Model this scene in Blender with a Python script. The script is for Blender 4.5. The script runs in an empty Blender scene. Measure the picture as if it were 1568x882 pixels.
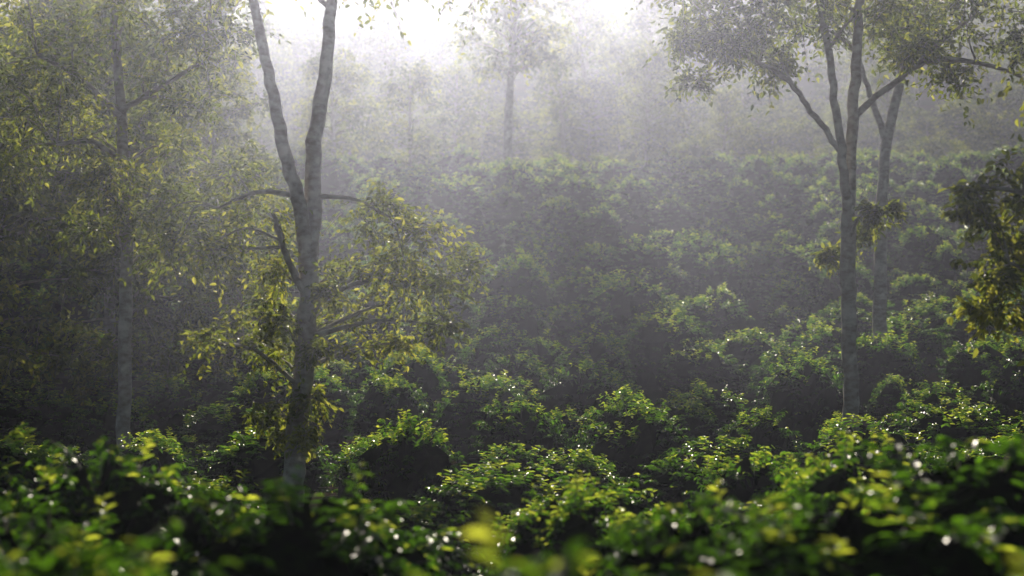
import bpy, math, random
import numpy as np
from mathutils import Vector, noise

rng = np.random.default_rng(7)
random.seed(7)
scene = bpy.context.scene
COL = scene.collection
SUN_EL = math.radians(18.0)
SUN_AZ = math.radians(-2.5)     # measured from +Y towards +X

# ------------------------------------------------------------------ materials
def nt(mat):
    mat.use_nodes = True
    t = mat.node_tree
    t.nodes.clear()
    return t, t.nodes, t.links

def leaf_material(name, cols, trans_cols, rough=0.35, trans=0.45, spec=0.5):
    m = bpy.data.materials.new(name)
    t, N, L = nt(m)
    out = N.new('ShaderNodeOutputMaterial')
    at = N.new('ShaderNodeAttribute'); at.attribute_name = 'tint'
    oi = N.new('ShaderNodeObjectInfo')
    add = N.new('ShaderNodeMath'); add.operation = 'MULTIPLY_ADD'
    L.new(oi.outputs['Random'], add.inputs[0]); add.inputs[1].default_value = 0.14
    L.new(at.outputs['Fac'], add.inputs[2])
    r1 = N.new('ShaderNodeValToRGB'); r2 = N.new('ShaderNodeValToRGB')
    for r, cs in ((r1, cols), (r2, trans_cols)):
        e = r.color_ramp.elements
        e[0].position = 0.05; e[0].color = (*cs[0], 1)
        e[1].position = .95; e[1].color = (*cs[2], 1)
        k = e.new(0.5); k.color = (*cs[1], 1)
        L.new(add.outputs[0], r.inputs[0])
    p = N.new('ShaderNodeBsdfPrincipled')
    p.inputs['Roughness'].default_value = rough
    p.inputs['Specular IOR Level'].default_value = spec
    L.new(r1.outputs[0], p.inputs['Base Color'])
    tr = N.new('ShaderNodeBsdfTranslucent')
    L.new(r2.outputs[0], tr.inputs['Color'])
    mx = N.new('ShaderNodeMixShader'); mx.inputs[0].default_value = trans
    L.new(p.outputs[0], mx.inputs[1]); L.new(tr.outputs[0], mx.inputs[2])
    L.new(mx.outputs[0], out.inputs['Surface'])
    return m

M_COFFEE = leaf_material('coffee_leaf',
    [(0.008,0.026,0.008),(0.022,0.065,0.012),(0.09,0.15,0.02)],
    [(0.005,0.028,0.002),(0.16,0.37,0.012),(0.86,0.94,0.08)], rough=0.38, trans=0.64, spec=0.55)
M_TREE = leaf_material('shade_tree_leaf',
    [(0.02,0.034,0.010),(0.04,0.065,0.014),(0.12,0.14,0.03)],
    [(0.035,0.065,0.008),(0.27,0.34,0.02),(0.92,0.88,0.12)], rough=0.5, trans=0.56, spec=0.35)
M_FOREST = leaf_material('forest_leaf',
    [(0.02,0.04,0.012),(0.04,0.07,0.016),(0.09,0.11,0.03)],
    [(0.05,0.10,0.012),(0.24,0.32,0.025),(0.8,0.78,0.06)], rough=0.6, trans=0.55, spec=0.2)
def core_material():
    m = bpy.data.materials.new('inner_shade')  # near-black colour stands for the shade inside a bush
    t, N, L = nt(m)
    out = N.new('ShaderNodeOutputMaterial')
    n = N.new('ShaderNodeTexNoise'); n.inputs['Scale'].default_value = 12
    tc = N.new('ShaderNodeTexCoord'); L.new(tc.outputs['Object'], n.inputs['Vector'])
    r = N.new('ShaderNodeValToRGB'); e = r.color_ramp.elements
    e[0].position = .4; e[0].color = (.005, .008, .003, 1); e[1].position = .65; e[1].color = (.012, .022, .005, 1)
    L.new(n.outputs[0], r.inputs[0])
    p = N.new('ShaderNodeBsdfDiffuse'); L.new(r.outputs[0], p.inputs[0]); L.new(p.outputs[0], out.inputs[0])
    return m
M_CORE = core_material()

def bark_material():
    m = bpy.data.materials.new('bark')
    t, N, L = nt(m)
    out = N.new('ShaderNodeOutputMaterial')
    tc = N.new('ShaderNodeTexCoord')
    mp = N.new('ShaderNodeMapping'); mp.inputs['Scale'].default_value = (5, 5, 9)
    L.new(tc.outputs['Object'], mp.inputs[0])
    n1 = N.new('ShaderNodeTexNoise'); n1.inputs['Scale'].default_value = 1.6; n1.inputs['Detail'].default_value = 8
    L.new(mp.outputs[0], n1.inputs['Vector'])
    n2 = N.new('ShaderNodeTexNoise'); n2.inputs['Scale'].default_value = 5; n2.inputs['Detail'].default_value = 5
    L.new(tc.outputs['Object'], n2.inputs['Vector'])
    r = N.new('ShaderNodeValToRGB')
    e = r.color_ramp.elements
    e[0].position = 0.3; e[0].color = (0.17, 0.14, 0.105, 1)
    e[1].position = 0.7; e[1].color = (0.40, 0.36, 0.30, 1)
    L.new(n1.outputs[0], r.inputs[0])
    r2 = N.new('ShaderNodeValToRGB')
    e = r2.color_ramp.elements
    e[0].position = 0.5; e[0].color = (0, 0, 0, 1)
    e[1].position = 0.66; e[1].color = (.8, .8, .8, 1)
    L.new(n2.outputs[0], r2.inputs[0])
    mx = N.new('ShaderNodeMix'); mx.data_type = 'RGBA'
    L.new(r2.outputs[0], mx.inputs['Factor'])
    L.new(r.outputs[0], mx.inputs['A'])
    mx.inputs['B'].default_value = (0.55, 0.52, 0.45, 1)
    p = N.new('ShaderNodeBsdfPrincipled'); p.inputs['Roughness'].default_value = 0.85
    L.new(mx.outputs['Result'], p.inputs['Base Color'])
    b = N.new('ShaderNodeBump'); b.inputs['Strength'].default_value = 0.5; b.inputs['Distance'].default_value = 0.02
    L.new(n1.outputs[0], b.inputs['Height']); L.new(b.outputs[0], p.inputs['Normal'])
    L.new(p.outputs[0], out.inputs['Surface'])
    return m
M_BARK = bark_material()

def soil_material():
    m = bpy.data.materials.new('soil')
    t, N, L = nt(m)
    out = N.new('ShaderNodeOutputMaterial')
    tc = N.new('ShaderNodeTexCoord')
    n1 = N.new('ShaderNodeTexNoise'); n1.inputs['Scale'].default_value = 0.6; n1.inputs['Detail'].default_value = 9
    n2 = N.new('ShaderNodeTexNoise'); n2.inputs['Scale'].default_value = 9; n2.inputs['Detail'].default_value = 8
    for n in (n1, n2): L.new(tc.outputs['Object'], n.inputs['Vector'])
    r = N.new('ShaderNodeValToRGB'); e = r.color_ramp.elements
    e[0].position = 0.35; e[0].color = (0.02, 0.014, 0.008, 1)
    e[1].position = 0.65; e[1].color = (0.06, 0.04, 0.025, 1)
    r3 = N.new('ShaderNodeValToRGB'); e = r3.color_ramp.elements
    e[0].position = 0.45; e[1].position = 0.6
    L.new(n2.outputs[0], r.inputs[0]); L.new(n1.outputs[0], r3.inputs[0])
    mx = N.new('ShaderNodeMix'); mx.data_type = 'RGBA'
    L.new(r3.outputs[0], mx.inputs['Factor']); L.new(r.outputs[0], mx.inputs['A'])
    mx.inputs['B'].default_value = (0.02, 0.035, 0.010, 1)
    p = N.new('ShaderNodeBsdfDiffuse')
    L.new(mx.outputs['Result'], p.inputs['Color'])
    b = N.new('ShaderNodeBump'); b.inputs['Strength'].default_value = 0.8; b.inputs['Distance'].default_value = 0.08
    L.new(n2.outputs[0], b.inputs['Height']); L.new(b.outputs[0], p.inputs['Normal'])
    L.new(p.outputs[0], out.inputs['Surface'])
    return m
M_SOIL = soil_material()

# ------------------------------------------------------------------ terrain
GY = [-400, 0, 5, 10, 20, 35, 42, 50, 60, 70, 80, 90, 110, 160, 250, 400, 800, 1500]
GZ = [4.0, 0.2, -0.12, -0.42, -1.15, -1.3, -0.95, -0.5, 1.0, 3.1, 5.0, 6.5, 7.4, 14, 34, 60, 110, 130]
def ground(x, y):
    z = float(np.interp(y, GY, GZ))
    z += 0.42 * math.exp(-((x - 3.3) / 2.0) ** 2 - ((y - 8.5) / 3.2) ** 2)
    k = min(1.0, max(0.0, (y - 12) / 30))
    z += k * (0.9 * noise.noise(Vector((x * 0.05, y * 0.05, 3))) + 0.35 * noise.noise(Vector((x * 0.17, y * 0.17, 9))))
    return z

xs = np.concatenate([np.linspace(-900, -80, 14)[:-1], np.linspace(-80, 80, 110), np.linspace(80, 900, 14)[1:]])
ys = np.concatenate([np.linspace(-400, 0, 10)[:-1], np.linspace(0, 130, 110), np.linspace(130, 1500, 40)[1:]])
V = [(x, y, ground(x, y)) for y in ys for x in xs]
nx = len(xs)
F = [(j * nx + i, j * nx + i + 1, (j + 1) * nx + i + 1, (j + 1) * nx + i) for j in range(len(ys) - 1) for i in range(nx - 1)]
me = bpy.data.meshes.new('ground'); me.from_pydata(V, [], F); me.materials.append(M_SOIL)
me.polygons.foreach_set('use_smooth', [True] * len(F))
COL.objects.link(bpy.data.objects.new('ground', me))

# ------------------------------------------------------------------ geometry helpers
def norm(a):
    return a / np.maximum(np.linalg.norm(a, axis=-1, keepdims=True), 1e-9)

class Builder:
    def __init__(s):
        s.V = []; s.Q = []; s.M = []; s.T = []; s.n = 0
    def leaves(s, P, D, Nn, Ln, W, tint, mi=1):
        P = np.asarray(P, float); D = norm(np.asarray(D, float)); Nn = np.asarray(Nn, float)
        S = norm(np.cross(D, Nn)); Nn = np.cross(S, D)
        Ln = np.asarray(Ln)[:, None]; W = np.asarray(W)[:, None]
        up = Nn * W * 0.22
        vs = np.stack([P,
            P + D * Ln * .28 + S * W * .46 + up, P + D * Ln * .68 + S * W * .40 + up * .6,
            P + D * Ln - Nn * Ln * .14,
            P + D * Ln * .68 - S * W * .40 + up * .6, P + D * Ln * .28 - S * W * .46 + up], axis=1)
        n = len(P)
        base = s.n + np.arange(n)[:, None] * 6
        q = np.concatenate([base + np.array([[0, 1, 2, 3]]), base + np.array([[0, 3, 4, 5]])], 0)
        s.V.append(vs.reshape(-1, 3)); s.Q.append(q); s.M.append(np.full(len(q), mi))
        s.T.append(np.repeat(np.asarray(tint), 6)); s.n += n * 6
    def tube(s, pts, radii, sides=7, mi=0, rough=0.0):
        pts = np.asarray(pts, float); k = len(pts)
        T = norm(np.gradient(pts, axis=0))
        ref = np.array([0.31, 0.95, 0.05])
        A = norm(np.cross(T, ref)); B = np.cross(T, A)
        an = np.arange(sides) / sides * 2 * math.pi
        r = np.asarray(radii)[:, None, None] * (1 + rough * rng.normal(size=(k, sides, 1)))
        vs = pts[:, None] + r * (A[:, None] * np.cos(an)[None, :, None] + B[:, None] * np.sin(an)[None, :, None])
        i = np.arange(k - 1)[:, None] * sides; j = np.arange(sides)[None]; j2 = (j + 1) % sides
        q = np.stack([i + j, i + j2, i + sides + j2, i + sides + j], -1).reshape(-1, 4) + s.n
        s.V.append(vs.reshape(-1, 3)); s.Q.append(q); s.M.append(np.full(len(q), mi))
        s.T.append(np.zeros(k * sides)); s.n += k * sides
    def mesh(s, name, mats):
        V = np.concatenate(s.V); Q = np.concatenate(s.Q); M = np.concatenate(s.M); T = np.concatenate(s.T)
        me = bpy.data.meshes.new(name)
        me.vertices.add(len(V)); me.vertices.foreach_set('co', V.astype(np.float32).ravel())
        me.loops.add(len(Q) * 4); me.loops.foreach_set('vertex_index', Q.astype(np.int32).ravel())
        me.polygons.add(len(Q))
        me.polygons.foreach_set('loop_start', np.arange(len(Q), dtype=np.int32) * 4)
        me.polygons.foreach_set('material_index', M.astype(np.int32))
        me.polygons.foreach_set('use_smooth', (M == 0))
        a = me.attributes.new('tint', 'FLOAT', 'POINT'); a.data.foreach_set('value', T.astype(np.float32))
        for m in mats: me.materials.append(m)
        me.update(calc_edges=True)
        return me

def smooth_path(ctrl, n):
    c = np.asarray(ctrl, float)
    d = np.concatenate([[0], np.cumsum(np.linalg.norm(np.diff(c[:, :3], axis=0), axis=1))])
    t = np.linspace(0, d[-1], n)
    m = np.gradient(c, d, axis=0)
    i = np.clip(np.searchsorted(d, t, side='right') - 1, 0, len(d) - 2)
    h = (d[i + 1] - d[i]); u = ((t - d[i]) / h)[:, None]; h = h[:, None]
    return ((2*u**3-3*u**2+1)*c[i] + (u**3-2*u**2+u)*h*m[i] + (-2*u**3+3*u**2)*c[i+1] + (u**3-u**2)*h*m[i+1])

# ------------------------------------------------------------------ coffee bush
def coffee_bush(name, seed, nbr=180, R=0.86, H=1.5, shoots=16, young_highlight=1.0):
    r = np.random.default_rng(seed)
    b = Builder()
    lob = r.uniform(0, 6.28, 4)
    def lobe(a, e):
        return 1 + .13 * np.sin(2 * a + lob[0]) * np.cos(e) + .12 * np.sin(3 * a + lob[1] + 2 * e) + .07 * np.sin(5 * a + lob[2] - 3 * e)
    cz = H * .45
    # added near-black core: blocks light and paints the shade between leaves
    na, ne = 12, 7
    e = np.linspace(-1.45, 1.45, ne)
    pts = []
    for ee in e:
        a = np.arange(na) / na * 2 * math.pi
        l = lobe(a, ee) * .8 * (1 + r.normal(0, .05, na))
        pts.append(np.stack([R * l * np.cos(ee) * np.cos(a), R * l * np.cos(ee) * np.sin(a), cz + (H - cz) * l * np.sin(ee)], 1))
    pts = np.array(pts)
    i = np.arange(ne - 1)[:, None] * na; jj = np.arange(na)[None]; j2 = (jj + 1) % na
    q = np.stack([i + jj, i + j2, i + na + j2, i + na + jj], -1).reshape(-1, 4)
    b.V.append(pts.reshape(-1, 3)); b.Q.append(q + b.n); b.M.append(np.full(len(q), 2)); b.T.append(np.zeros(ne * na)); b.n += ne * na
    for k in range(4):
        a = r.uniform(0, 6.28); e_ = r.uniform(.05, .3)
        b.tube(smooth_path([(0, 0, -.3), (e_*.4*math.cos(a), e_*.4*math.sin(a), .4), (e_*math.cos(a), e_*math.sin(a), H*.8)], 6),
               np.linspace(.022, .008, 6), 5)
    P = []; D = []; Nn = []; Ls = []; T = []
    for k in range(nbr):
        a = r.uniform(0, 2 * math.pi)
        se = r.uniform(-.35, 1.0); ee = math.asin(se)
        l = float(lobe(a, ee)) * r.uniform(.92, 1.04)
        tip = np.array([R * l * math.cos(ee) * math.cos(a), R * l * math.cos(ee) * math.sin(a), cz + (H - cz) * l * math.sin(ee)])
        st = np.array([.1 * math.cos(a), .1 * math.sin(a), max(.15, tip[2] * r.uniform(.55, .8))])
        Lb = np.linalg.norm(tip - st)
        mid = (st + tip) / 2 + [0, 0, Lb * r.uniform(.10, .24)] + r.normal(0, .05, 3)
        ts = np.linspace(.55, 1.0, max(5, int(Lb * .45 / .043)))[:, None]
        f = lambda t: (1 - t) ** 2 * st + 2 * t * (1 - t) * mid + t * t * tip
        pts = f(ts)
        if k % 4 == 0:
            b.tube(f(np.linspace(.3, 1, 4)[:, None]), np.linspace(.007, .003, 4), 3)
        tg = norm(np.gradient(pts, axis=0))
        sd = norm(np.cross(tg, [0.01, 0, 1]))
        t1 = ts[:, 0]
        for s in (1, -1):
            d = tg * .5 + sd * s * .8 + r.normal(0, .25, pts.shape)
            d[:, 2] -= .38
            P.append(pts); D.append(d)
            Nn.append(np.tile([0, 0, .8], (len(pts), 1)) + 1.0 * (tip - [0, 0, cz]) + r.normal(0, .42, pts.shape))
            Ls.append(r.uniform(.078, .125, len(pts)) * (1 - .3 * t1 ** 5))
            T.append(young_highlight * .66 * (t1 ** 3) * max(0, se) ** 1.6 + r.uniform(-.06, .2, len(pts)) + (r.random(len(pts)) < .035) * .5)  # lighter young leaves, plus a highlight painted onto the top tips
    for k in range(shoots):
        a = r.uniform(0, 6.28); q_ = R * .8 * math.sqrt(r.random()); ee = math.acos(min(1, q_ / R))
        l = float(lobe(a, ee))
        c = np.array([q_ * math.cos(a), q_ * math.sin(a), cz + (H - cz) * l * math.sin(ee) - .05])
        n = 5
        zz = np.linspace(0, r.uniform(.05, .16), n)
        pts = c + np.stack([zz * r.normal(0, .25), zz * r.normal(0, .25), zz], 1)
        for s in (0, math.pi):
            an = np.arange(n) * 1.57 + s + r.uniform(0, 3)
            d = np.stack([np.cos(an), np.sin(an), np.full(n, .35)], 1) + r.normal(0, .2, (n, 3))
            P.append(pts); D.append(d); Nn.append(np.tile([0, 0, 1.0], (n, 1)) + r.normal(0, .3, (n, 3)))
            Ls.append(r.uniform(.05, .095, n)); T.append(r.uniform(.35, .9, n))
    P = np.concatenate(P); D = np.concatenate(D); Nn = np.concatenate(Nn); Ls = np.concatenate(Ls); T = np.concatenate(T)
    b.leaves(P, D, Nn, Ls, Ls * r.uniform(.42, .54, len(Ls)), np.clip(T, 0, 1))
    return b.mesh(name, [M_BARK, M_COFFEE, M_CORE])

bush_meshes = [coffee_bush('coffee_bush_mesh_%d' % i, 100 + i) for i in range(6)]
shaded_meshes = [coffee_bush('shaded_coffee_bush_mesh_%d' % i, 150 + i, shoots=8, young_highlight=.5) for i in range(4)]  # near bushes: foreground shade put into a darker leaf tint
rows = bpy.data.objects.new('coffee_bushes', None); COL.objects.link(rows)
cnt = 0
y = 4.9; row = 0
trunks = [(-3.05, 27), (-6.43, 33), (5.27, 31)]
while y < 98:
    half = .27 * y + 4.0
    hill = min(1, max(0, (y - 35) / 20))
    mid = min(1, max(0, (y - 10) / 8))
    x = -half + random.uniform(0, 1.3)
    while x < half:
        wob = .9 * noise.noise(Vector((x * .12, row * .4, 5)))
        bx = x + random.uniform(-.2, .2); by = y + random.uniform(-.35, .35) + wob
        sc = random.uniform(.8, 1.15) * (1 + .3 * noise.noise(Vector((bx * .3, by * .3, 0)))) * (1 + .12 * hill)
        if random.random() > .04 + .05 * mid and not any(math.hypot(bx - tx, by - ty) < .5 for tx, ty in trunks) and by > 4.6:
            o = bpy.data.objects.new('bush_%d' % cnt, random.choice(shaded_meshes if by < random.uniform(11, 15) else bush_meshes)); cnt += 1
            o.location = (bx, by, ground(bx, by) - .02)
            o.rotation_euler = (random.uniform(-.1, .1), random.uniform(-.1, .1), random.uniform(0, 6.28))
            o.scale = (sc * random.uniform(.9, 1.15), sc * random.uniform(.9, 1.15), sc * random.uniform(.86 - .14 * mid, 1.06 + .12 * mid))
            o.parent = rows
            COL.objects.link(o)
        x += random.uniform(1.5, 2.0) + .25 * mid
    y += 2.2 + .6 * mid + random.uniform(-.15, .15); row += 1

# ------------------------------------------------------------------ trees
def foliage_clump(b, c, R, r, nt_=26, leaf=.11, per=13, mi=1, droop=.4, tint0=.3):
    P = []; D = []; Nn = []; Ls = []; T = []
    for k in range(nt_):
        d0 = norm(r.normal(0, 1, 3) * [1, 1, .7] + [0, 0, .1])
        st = c + d0 * R * r.uniform(0, .35)
        L = R * r.uniform(.5, 1.15)
        ts = np.linspace(.15, 1, per)
        pts = st + np.outer(ts * L, d0); pts[:, 2] -= droop * L * ts ** 2
        tw = pts[[0, per // 2, per - 1]]
        if k % 2 == 0: b.tube(tw, [.008, .005, .003], 3, 0)
        tg = norm(np.gradient(pts, axis=0)); sd = norm(np.cross(tg, [0.02, 0, 1]))
        sg = np.where(np.arange(per) % 2 == 0, 1, -1)[:, None]
        d = tg * .5 + sd * sg * .7 + r.normal(0, .45, pts.shape); d[:, 2] -= .2
        P.append(pts + r.normal(0, leaf * .3, pts.shape)); D.append(d); Nn.append(np.tile([0, 0, 1.], (per, 1)) + r.normal(0, .8, pts.shape))
        Ls.append(leaf * r.uniform(.7, 1.25, per))
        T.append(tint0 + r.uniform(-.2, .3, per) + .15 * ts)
    Ls = np.concatenate(Ls)
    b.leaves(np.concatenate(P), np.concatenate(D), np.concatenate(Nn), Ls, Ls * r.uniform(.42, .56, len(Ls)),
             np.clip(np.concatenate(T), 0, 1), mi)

def make_tree(name, loc, unit, stems, clumps, seed, leaf=.11, leafmat=M_TREE, nt_=24, per=11, radsc=1.0, tl=.08, th=.45):
    """stems: list of [(u, depth_m, v, radius_u)...]; clumps: (u, depth_m, v, R_m). u,v in tree units of `unit` metres"""
    r = np.random.default_rng(seed)
    b = Builder(); allp = []
    for st in stems:
        c = [(u * unit, dy, v * unit, rr * unit) for u, dy, v, rr in st]
        n = max(6, len(c) * 5)
        p = smooth_path(c, n)
        p[:, :2] += r.normal(0, .012, (n, 2))
        rad = np.maximum(p[:, 3], .01) * radsc
        if st is stems[0]:
            rad[0] *= 1.5; rad[1] *= 1.15
        b.tube(p[:, :3], rad, 12 if rad[0] > .06 else 7, 0, .035)
        allp.append(p)
    A = np.concatenate(allp)
    for u, dy, v, R in clumps:
        c = np.array([u * unit, dy, v * unit])
        dd = np.linalg.norm(A[:, :3] - (c - [0, 0, .5]), axis=1) + 3 * (A[:, 2] > c[2] + .6) + 3 * (A[:, 2] < 1.2)
        a = A[np.argmin(dd)]
        mid = (a[:3] + c) / 2 + [0, 0, .12 * np.linalg.norm(a[:3] - c)] + r.normal(0, .08, 3)
        pp = smooth_path([a[:3], mid, c], 7)
        rr = min(a[3] * .6, .02 + .012 * np.linalg.norm(a[:3] - c))
        b.tube(pp, np.linspace(max(rr, .014), .008, 7), 5, 0)
        foliage_clump(b, c, R, r, nt_, leaf, per, 1, tint0=r.uniform(tl, th))
        for q in (3, 5):
            foliage_clump(b, pp[q] + r.normal(0, .15, 3), R * .6, r, max(4, nt_ // 3), leaf, max(5, per // 2), 1, tint0=.25)
    o = bpy.data.objects.new(name, b.mesh(name + '_mesh', [M_BARK, leafmat]))
    o.location = loc
    COL.objects.link(o)
    return o

def rel(cx, base, lst):
    if isinstance(lst, list): return [rel(cx, base, l) for l in lst]
    return (lst[0] - cx, lst[1], base - lst[2], lst[3])

R_ = random.Random(3)
def J(a): return R_.uniform(-a, a)

# forked tree (mid left)
cA = [(400,270,.55),(340,330,.6),(300,290,.55),(420,345,.5),(560,290,.55),(620,330,.6),(690,370,.5),(600,395,.55),(525,430,.5),
      (485,480,.35),(465,545,.3),(650,300,.5),(560,350,.55),(380,400,.5),(300,235,.5),(262,320,.5),(350,450,.4),(722,345,.45),
      (610,455,.35),(680,430,.35),(330,200,.5),(520,380,.4),(440,430,.35),(400,490,.35),(640,370,.5),(585,250,.4),(250,260,.5),
      (420,560,.25),(480,600,.2),(440,600,.2)]
cA = [(u + J(14), J(1.3), v + J(14), R * R_.uniform(.75, 1.25)) for u, v, R in cA]
cA += [(470 + J(340), J(2.0), -90 - abs(J(260)), .8) for i in range(26)]  # crown above the view, thickened to shade the near bushes
stA = [
 [(438,0,790,22),(446,0,720,18),(454,0,620,16.5),(464,0,520,15.5),(472,0,420,15),(472,0,330,15)],
 [(472,0,345,12),(458,-.1,250,11),(438,-.2,170,10),(424,-.3,100,9),(408,-.3,20,8),(385,-.4,-100,6),(360,-.5,-240,3)],
 [(472,0,345,13),(478,.1,260,13),(480,.1,170,12),(492,.2,70,11),(504,.3,-40,9),(525,.4,-260,3)],
 [(474,0,400,6),(440,-.3,330,5),(425,-.5,270,3)],
 [(484,.1,240,4.5),(540,.2,245,3),(600,.1,275,2)],
 [(455,-.1,240,4.5),(400,-.2,235,3.5),(340,-.3,260,2)]]
make_tree('forked_shade_tree', ((438-784)*.00886, 27, ground(-3.05, 27) - .15), .00886, rel(438, 790, stA), rel(438, 790, cA), 11, leaf=.095, nt_=20, per=11, tl=.0, th=.42)

# slim tree (left)
cB = [(200,240,.5),(170,265,.5),(232,262,.45),(130,190,.6),(90,205,.6),(60,150,.7),(255,200,.6),(100,60,.8),(40,40,.8),(160,20,.8),
      (245,40,.7),(320,60,.7),(350,130,.6),(300,10,.8),(240,345,.4),(150,345,.4),(20,120,.8),(-30,70,.8),(-40,160,.7),(200,90,.6),
      (370,40,.6),(220,310,.4),(110,130,.6),(290,150,.5),(70,10,.8),(10,0,.8),(210,0,.8),(130,95,.6),(270,95,.6),(0,200,.6),(40,230,.5)]
cB = [(u + J(12), J(1.6), v + J(12), R * R_.uniform(.8, 1.2)) for u, v, R in cB]
cB += [(170 + J(240), J(2.0), -50 - abs(J(160)), .8) for i in range(16)]
stB = [
 [(190,0,770,14),(190,0,600,10.5),(192,0,450,10),(194,0,350,9.5),(190,0,270,9),(184,.1,180,8),(178,.1,80,7),(172,.1,-40,5),(165,0,-200,3)],
 [(186,0,230,5),(150,-.4,200,4),(100,-.6,205,3)],
 [(184,0,150,5),(240,.3,110,4),(310,.3,70,3)],
 [(184,0,160,5),(120,.3,100,4),(50,.4,60,3)]]
make_tree('slim_shade_tree', ((190-784)*.01082, 33, ground(-6.43, 33) - .15), .01082, rel(190, 770, stB), rel(190, 770, cB), 12, leaf=.11, tl=.0, th=.36)

# right tree
cC = [(1060,40,.6),(1100,85,.5),(1140,40,.6),(1190,60,.6),(1240,20,.6),(1380,30,.6),(1440,50,.6),(1500,25,.7),(1545,75,.6),
      (1480,105,.45),(1345,350,.3),(1325,335,.25),(1400,85,.4),(1050,-5,.7),(1130,-20,.7),(1210,-20,.7),(1290,-30,.7),(1560,20,.7),
      (1600,60,.7),(1075,110,.35),(1340,20,.5),(1270,390,.2),(1110,20,.6),(1165,10,.6),(1410,0,.7),(1470,-10,.7),(1200,100,.4),(1040,70,.4)]
cC = [(u + J(10), J(1.5), v + J(10), R * R_.uniform(.8, 1.2)) for u, v, R in cC]
cC += [(1310 + J(280), J(2.), -70 - abs(J(200)), .8) for i in range(15)]  # unseen upper crown, with clumps added for foreground shade
stC = [
 [(1302,0,790,16),(1302,0,620,12),(1300,0,480,12),(1299,0,400,12),(1299,0,330,12)],
 [(1299,0,340,10),(1304,.1,240,9.5),(1309,.1,150,8.5),(1315,.1,60,7.5),(1320,.1,-60,7),(1330,.1,-240,3)],
 [(1299,0,340,8),(1286,-.2,250,7),(1273,-.3,150,6),(1260,-.3,60,5.5),(1238,-.3,-60,5),(1210,-.3,-200,2)],
 [(1284,-.2,235,5),(1235,-.3,170,4.5),(1195,-.3,120,4),(1140,-.2,90,3)],
 [(1306,.1,180,6),(1360,.2,135,5),(1430,.3,90,4.5),(1510,.3,95,3.5),(1590,.4,120,2)],
 [(1400,.3,105,4),(1450,.4,60,3),(1500,.4,20,2)]]
make_tree('tall_shade_tree', ((1302-784)*.01017, 31, ground(5.27, 31) - .15), .01017, rel(1302, 790, stC), rel(1302, 790, cC), 13, leaf=.105, tl=.0, th=.3, nt_=28)

# edge tree, right; trunk beyond the frame
cD = [(1500,205,.42),(1545,190,.4),(1475,235,.28),(1530,260,.4),(1555,320,.4),(1505,350,.35),(1535,385,.35),(1500,400,.22),
      (1570,280,.4),(1600,230,.5),(1620,330,.5),(1640,180,.6),(1590,400,.35)]
cD = [(u + J(10), J(.6), v + J(10), R * R_.uniform(.7, 1.0)) for u, v, R in cD] + [(1690 + J(150), J(1.5), 60 - abs(J(320)), .6) for i in range(9)]
stD = [[(1700,0,850,20),(1698,0,500,16),(1690,0,250,14),(1680,0,0,11),(1670,0,-250,5)],
       [(1692,0,330,7),(1640,-.1,250,5),(1570,-.1,215,4),(1500,0,200,2)],
       [(1694,0,420,7),(1630,.1,350,5),(1550,.1,320,3)]]
make_tree('edge_shade_tree', ((1700-784)*.0072, 22, ground(6.6, 22) - .15), .0072, rel(1700, 850, stD), rel(1700, 850, cD), 14, leaf=.11, nt_=15, per=9, tl=.2, th=.65)

# tree behind the right one
stE = [[(1348,0,520,12),(1350,0,290,9),(1356,0,180,8),(1382,.1,60,7),(1395,.1,-80,5)],
       [(1358,0,170,6),(1330,0,90,4),(1310,0,20,2)]]
cE = [(1390+J(160), J(2), 30-abs(J(150)), .9) for i in range(14)]
gE = ground(9.0, 48)
make_tree('slender_shade_tree', ((1348-784)*.01574, 48, gE - .15), .01574, rel(1348, 560, stE), rel(1348, 560, cE), 15, leaf=.15)

# ---------------- generic broadleaf trees
def generic_tree_mesh(name, seed, H, cr, trunk_r, leaf, ncl, low=.35, mat=M_FOREST, nt_=11, per=7, R0=.95):
    r = np.random.default_rng(seed); b = Builder()
    lean = r.normal(0, .04 * H, 2)
    p = smooth_path([(0, 0, -.3, trunk_r * 1.3), (lean[0]*.2, lean[1]*.2, H*.3, trunk_r), (lean[0]*.6, lean[1]*.6, H*.6, trunk_r*.7), (lean[0], lean[1], H*.95, trunk_r*.2)], 16)
    b.tube(p[:, :3], p[:, 3], 9, 0, .04)
    for i in range(ncl):
        h = H * (low + (1 - low) * r.random() ** .9)
        k = (h / H - low) / (1 - low)
        rad = cr * (0.35 + .65 * math.sin(math.pi * min(1, .15 + .8 * k))) * math.sqrt(r.random())
        a = r.uniform(0, 6.28)
        q = p[np.argmin(abs(p[:, 2] - h * .85 - 0.3))]
        c = np.array([q[0] + rad * math.cos(a), q[1] + rad * math.sin(a), h])
        mid = (q[:3] + c) / 2 + [0, 0, .1 * rad]
        b.tube(smooth_path([q[:3], mid, c], 5), np.linspace(min(q[3]*.5, .07), .012, 5), 5, 0)
        foliage_clump(b, c, R0 * r.uniform(.6, 1.15), r, nt_, leaf, per, 1, tint0=r.uniform(.0, .45))
    return b.mesh(name, [M_BARK, mat])

G = [generic_tree_mesh('broadleaf_mesh_%d' % i, 300 + i, H, cr, tr, lf, nc, low) for i, (H, cr, tr, lf, nc, low) in enumerate([
    (12, 3.2, .2, .32, 60, .3), (14, 3.0, .2, .32, 56, .45), (10, 3.0, .16, .31, 56, .15), (8, 2.4, .12, .26, 46, .12)])]
S = [generic_tree_mesh('leafy_mesh_%d' % i, 400 + i, H, cr, tr, lf, nc, low, M_TREE, 17, 9, .7) for i, (H, cr, tr, lf, nc, low) in enumerate([
    (8.5, 2.3, .12, .16, 65, .18), (7, 1.9, .1, .15, 55, .1), (10, 2.4, .13, .17, 70, .3)])]

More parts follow.
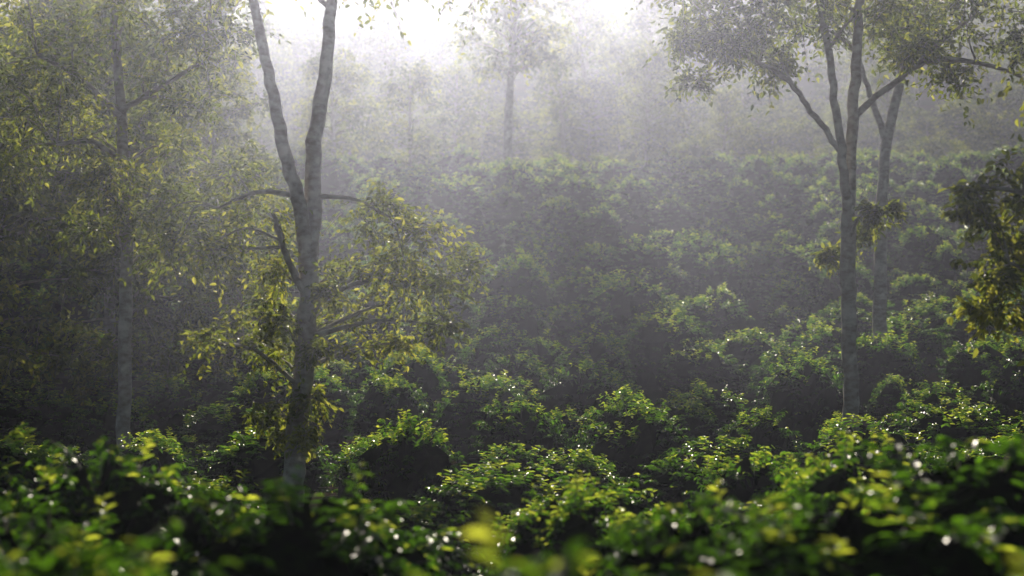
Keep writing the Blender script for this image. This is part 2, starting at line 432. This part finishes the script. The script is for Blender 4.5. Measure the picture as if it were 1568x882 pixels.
def put(name, mesh, x, y, s=1, sz=None, parent=None, dz=0):
    o = bpy.data.objects.new(name, mesh)
    o.location = (x, y, ground(x, y) - .1 + dz); o.rotation_euler = (0, 0, random.uniform(0, 6.28))
    o.scale = (s, s, sz or s)
    if parent: o.parent = parent
    COL.objects.link(o); return o

# individually standing trees, mid distance left
for x, y, k, s in [(-10.5, 39, 0, 1.0), (-8.3, 43, 1, 1.0), (-13, 44, 2, 1.0), (-12.2, 36.5, 1, .9), (-6.4, 47, 1, .85), (-10.5, 52, 2, 1.0),
                   (-15.5, 52, 0, 1.1), (-8.5, 60, 0, 1), (-14, 62, 2, 1.1), (-17.5, 66, 0, 1.1)]:
    put('leafy_shade_tree', S[k], x, y, s)
# trees on the crest
put('crest_tree', G[1], -.3, 96, .95)
put('young_leafy_tree', S[2], 6.3, 94, .72)
put('young_leafy_tree', S[0], 10.4, 99, .6)
put('crest_tree', G[3], -5, 98, .8)
put('crest_tree', G[0], -14, 92, .9)
put('crest_tree', G[2], -19, 88, 1.0)
put('crest_tree', G[2], -9, 101, .7)

# banana plants on the crest
def banana(name, x, y, seed, s=1.0):
    r = np.random.default_rng(seed); b = Builder()
    b.tube(smooth_path([(0,0,-.2),(.02,0,.6),(.05,.02,1.3)], 6), np.linspace(.14,.08,6), 9, 0)
    for k in range(9):
        a = k * 2.4 + r.uniform(-.3,.3); L = r.uniform(1.5, 2.1); rise = r.uniform(.9, 1.5)
        n = 12; t = np.linspace(0, 1, n)
        c = np.stack([L*t*.75*np.cos(a), L*t*.75*np.sin(a), 1.25 + rise*L*.62*t - L*.85*t**2.2], 1)
        side = np.array([-math.sin(a), math.cos(a), 0]); w = (.03 + .26*np.sin(math.pi*np.clip((t-.12)/.9,0,1))**.7)[:, None]
        Lf = c + side*w + [0,0,.07]; Rt = c - side*w + [0,0,.07]
        v = np.stack([Lf, c, Rt], 1).reshape(-1, 3)
        i = np.arange(n-1)[:, None]*3; q = np.concatenate([i+np.array([[0,1,4,3]]), i+np.array([[1,2,5,4]])], 0)
        b.V.append(v); b.Q.append(q+b.n); b.M.append(np.full(len(q),1)); b.T.append(np.full(n*3, r.uniform(.3,.7))); b.n += n*3
    o = bpy.data.objects.new(name, b.mesh(name+'_mesh', [M_BARK, M_FOREST])); o.location = (x, y, ground(x, y)); o.scale = (s,)*3
    COL.objects.link(o)
banana('banana_plant', 7.0, 99.5, 1, 1.2)
banana('banana_plant', 9.3, 101, 2, 1.3)
banana('banana_plant', 5.2, 102, 3, 1.2)

forest = bpy.data.objects.new('background_forest', None); COL.objects.link(forest)
k = 0
for yy in (122, 134, 147, 161, 177, 196, 218, 242):
    hw = .30 * yy + 10
    for xx in np.arange(-hw, hw, 5.6 + .012 * yy):
        x = xx + random.uniform(-2, 2); y = yy + random.uniform(-4, 4)
        if random.random() < .08: continue
        if y < 150 and -10 < x < 2 and random.random() < .6: continue
        if y < 150 and 12 < x < 38 and random.random() < .5: continue
        s = random.uniform(.5, .72) if y < 140 else random.uniform(.65, .95) if y < 170 else random.uniform(.8, 1.15)
        put('tree_%d' % k, G[random.choice([0, 0, 1, 2, 2, 3])], x, y, s, s * random.uniform(.9, 1.1), forest); k += 1
under = bpy.data.objects.new('forest_undergrowth', None); COL.objects.link(under)
for i in range(210):
    y = random.uniform(100, 140); x = random.uniform(-.33 * y, .33 * y)
    s = random.uniform(.2, .34) * (1 + .6 * (y - 100) / 28)
    put('shrub_%d' % i, G[random.choice([2, 3])], x, y, s * 1.5, s, under, -.3)

# ------------------------------------------------------------------ mist
def mist_bank(name, profile, halfx, dens, g):
    """a body of thin mist: (y, z) outline swept across the valley"""
    n = len(profile)
    vs_ = [(-halfx, y, z) for y, z in profile] + [(halfx, y, z) for y, z in profile]
    fs = [tuple(range(n)), tuple(reversed(range(n, 2 * n)))] + [(i, i + n, (i + 1) % n + n, (i + 1) % n) for i in range(n)]
    me = bpy.data.meshes.new(name); me.from_pydata(vs_, [], fs)
    import bmesh
    bm = bmesh.new(); bm.from_mesh(me); bmesh.ops.recalc_face_normals(bm, faces=bm.faces); bm.to_mesh(me); bm.free()
    o = bpy.data.objects.new(name, me); COL.objects.link(o)
    m = bpy.data.materials.new(name); t, N, L = nt(m)
    out = N.new('ShaderNodeOutputMaterial'); vs = N.new('ShaderNodeVolumeScatter')
    vs.inputs['Color'].default_value = (.70, .75, 1, 1)
    vs.inputs['Density'].default_value = dens
    vs.inputs['Anisotropy'].default_value = g
    L.new(vs.outputs[0], out.inputs['Volume'])
    me.materials.append(m)
mist_bank('morning_mist', [(-5, -5), (265, -5), (265, 45), (-5, 45)], 150, .00105, .89)
mist_bank('glare_veil_volume', [(9, 2.75), (27, .5), (27, 22), (9, 22)], 30, .0026, .89)  # added wedge of haze imitating lens veil over the near trunks

# ------------------------------------------------------------------ light
w = bpy.data.worlds.new('World'); scene.world = w; w.use_nodes = True
bg = w.node_tree.nodes['Background']; sky = w.node_tree.nodes.new('ShaderNodeTexSky')
sky.sky_type = 'NISHITA'; sky.sun_disc = False; sky.sun_elevation = SUN_EL; sky.sun_rotation = SUN_AZ
w.node_tree.links.new(sky.outputs[0], bg.inputs[0]); bg.inputs[1].default_value = .05
sl = bpy.data.lights.new('sun', 'SUN'); sl.energy = 5; sl.angle = math.radians(.5); sl.color = (1, .91, .77)
so = bpy.data.objects.new('sun', sl); COL.objects.link(so)
d = Vector((-math.sin(SUN_AZ) * math.cos(SUN_EL), -math.cos(SUN_AZ) * math.cos(SUN_EL), -math.sin(SUN_EL)))
so.rotation_euler = d.to_track_quat('-Z', 'Y').to_euler(); so.location = (0, 60, 60)

# ------------------------------------------------------------------ camera
cd = bpy.data.cameras.new('camera'); cam = bpy.data.objects.new('camera', cd); COL.objects.link(cam)
cam.location = (0, 0, 2.2); cam.rotation_euler = (math.radians(90), 0, 0)
cd.lens = 70; cd.sensor_width = 36; cd.clip_end = 3000
cd.dof.use_dof = True; cd.dof.focus_distance = 32; cd.dof.aperture_fstop = 1.35
scene.camera = cam
scene.view_settings.view_transform = 'Standard'; scene.view_settings.look = 'None'; scene.view_settings.exposure = 0
print('bushes', cnt, 'forest', k)
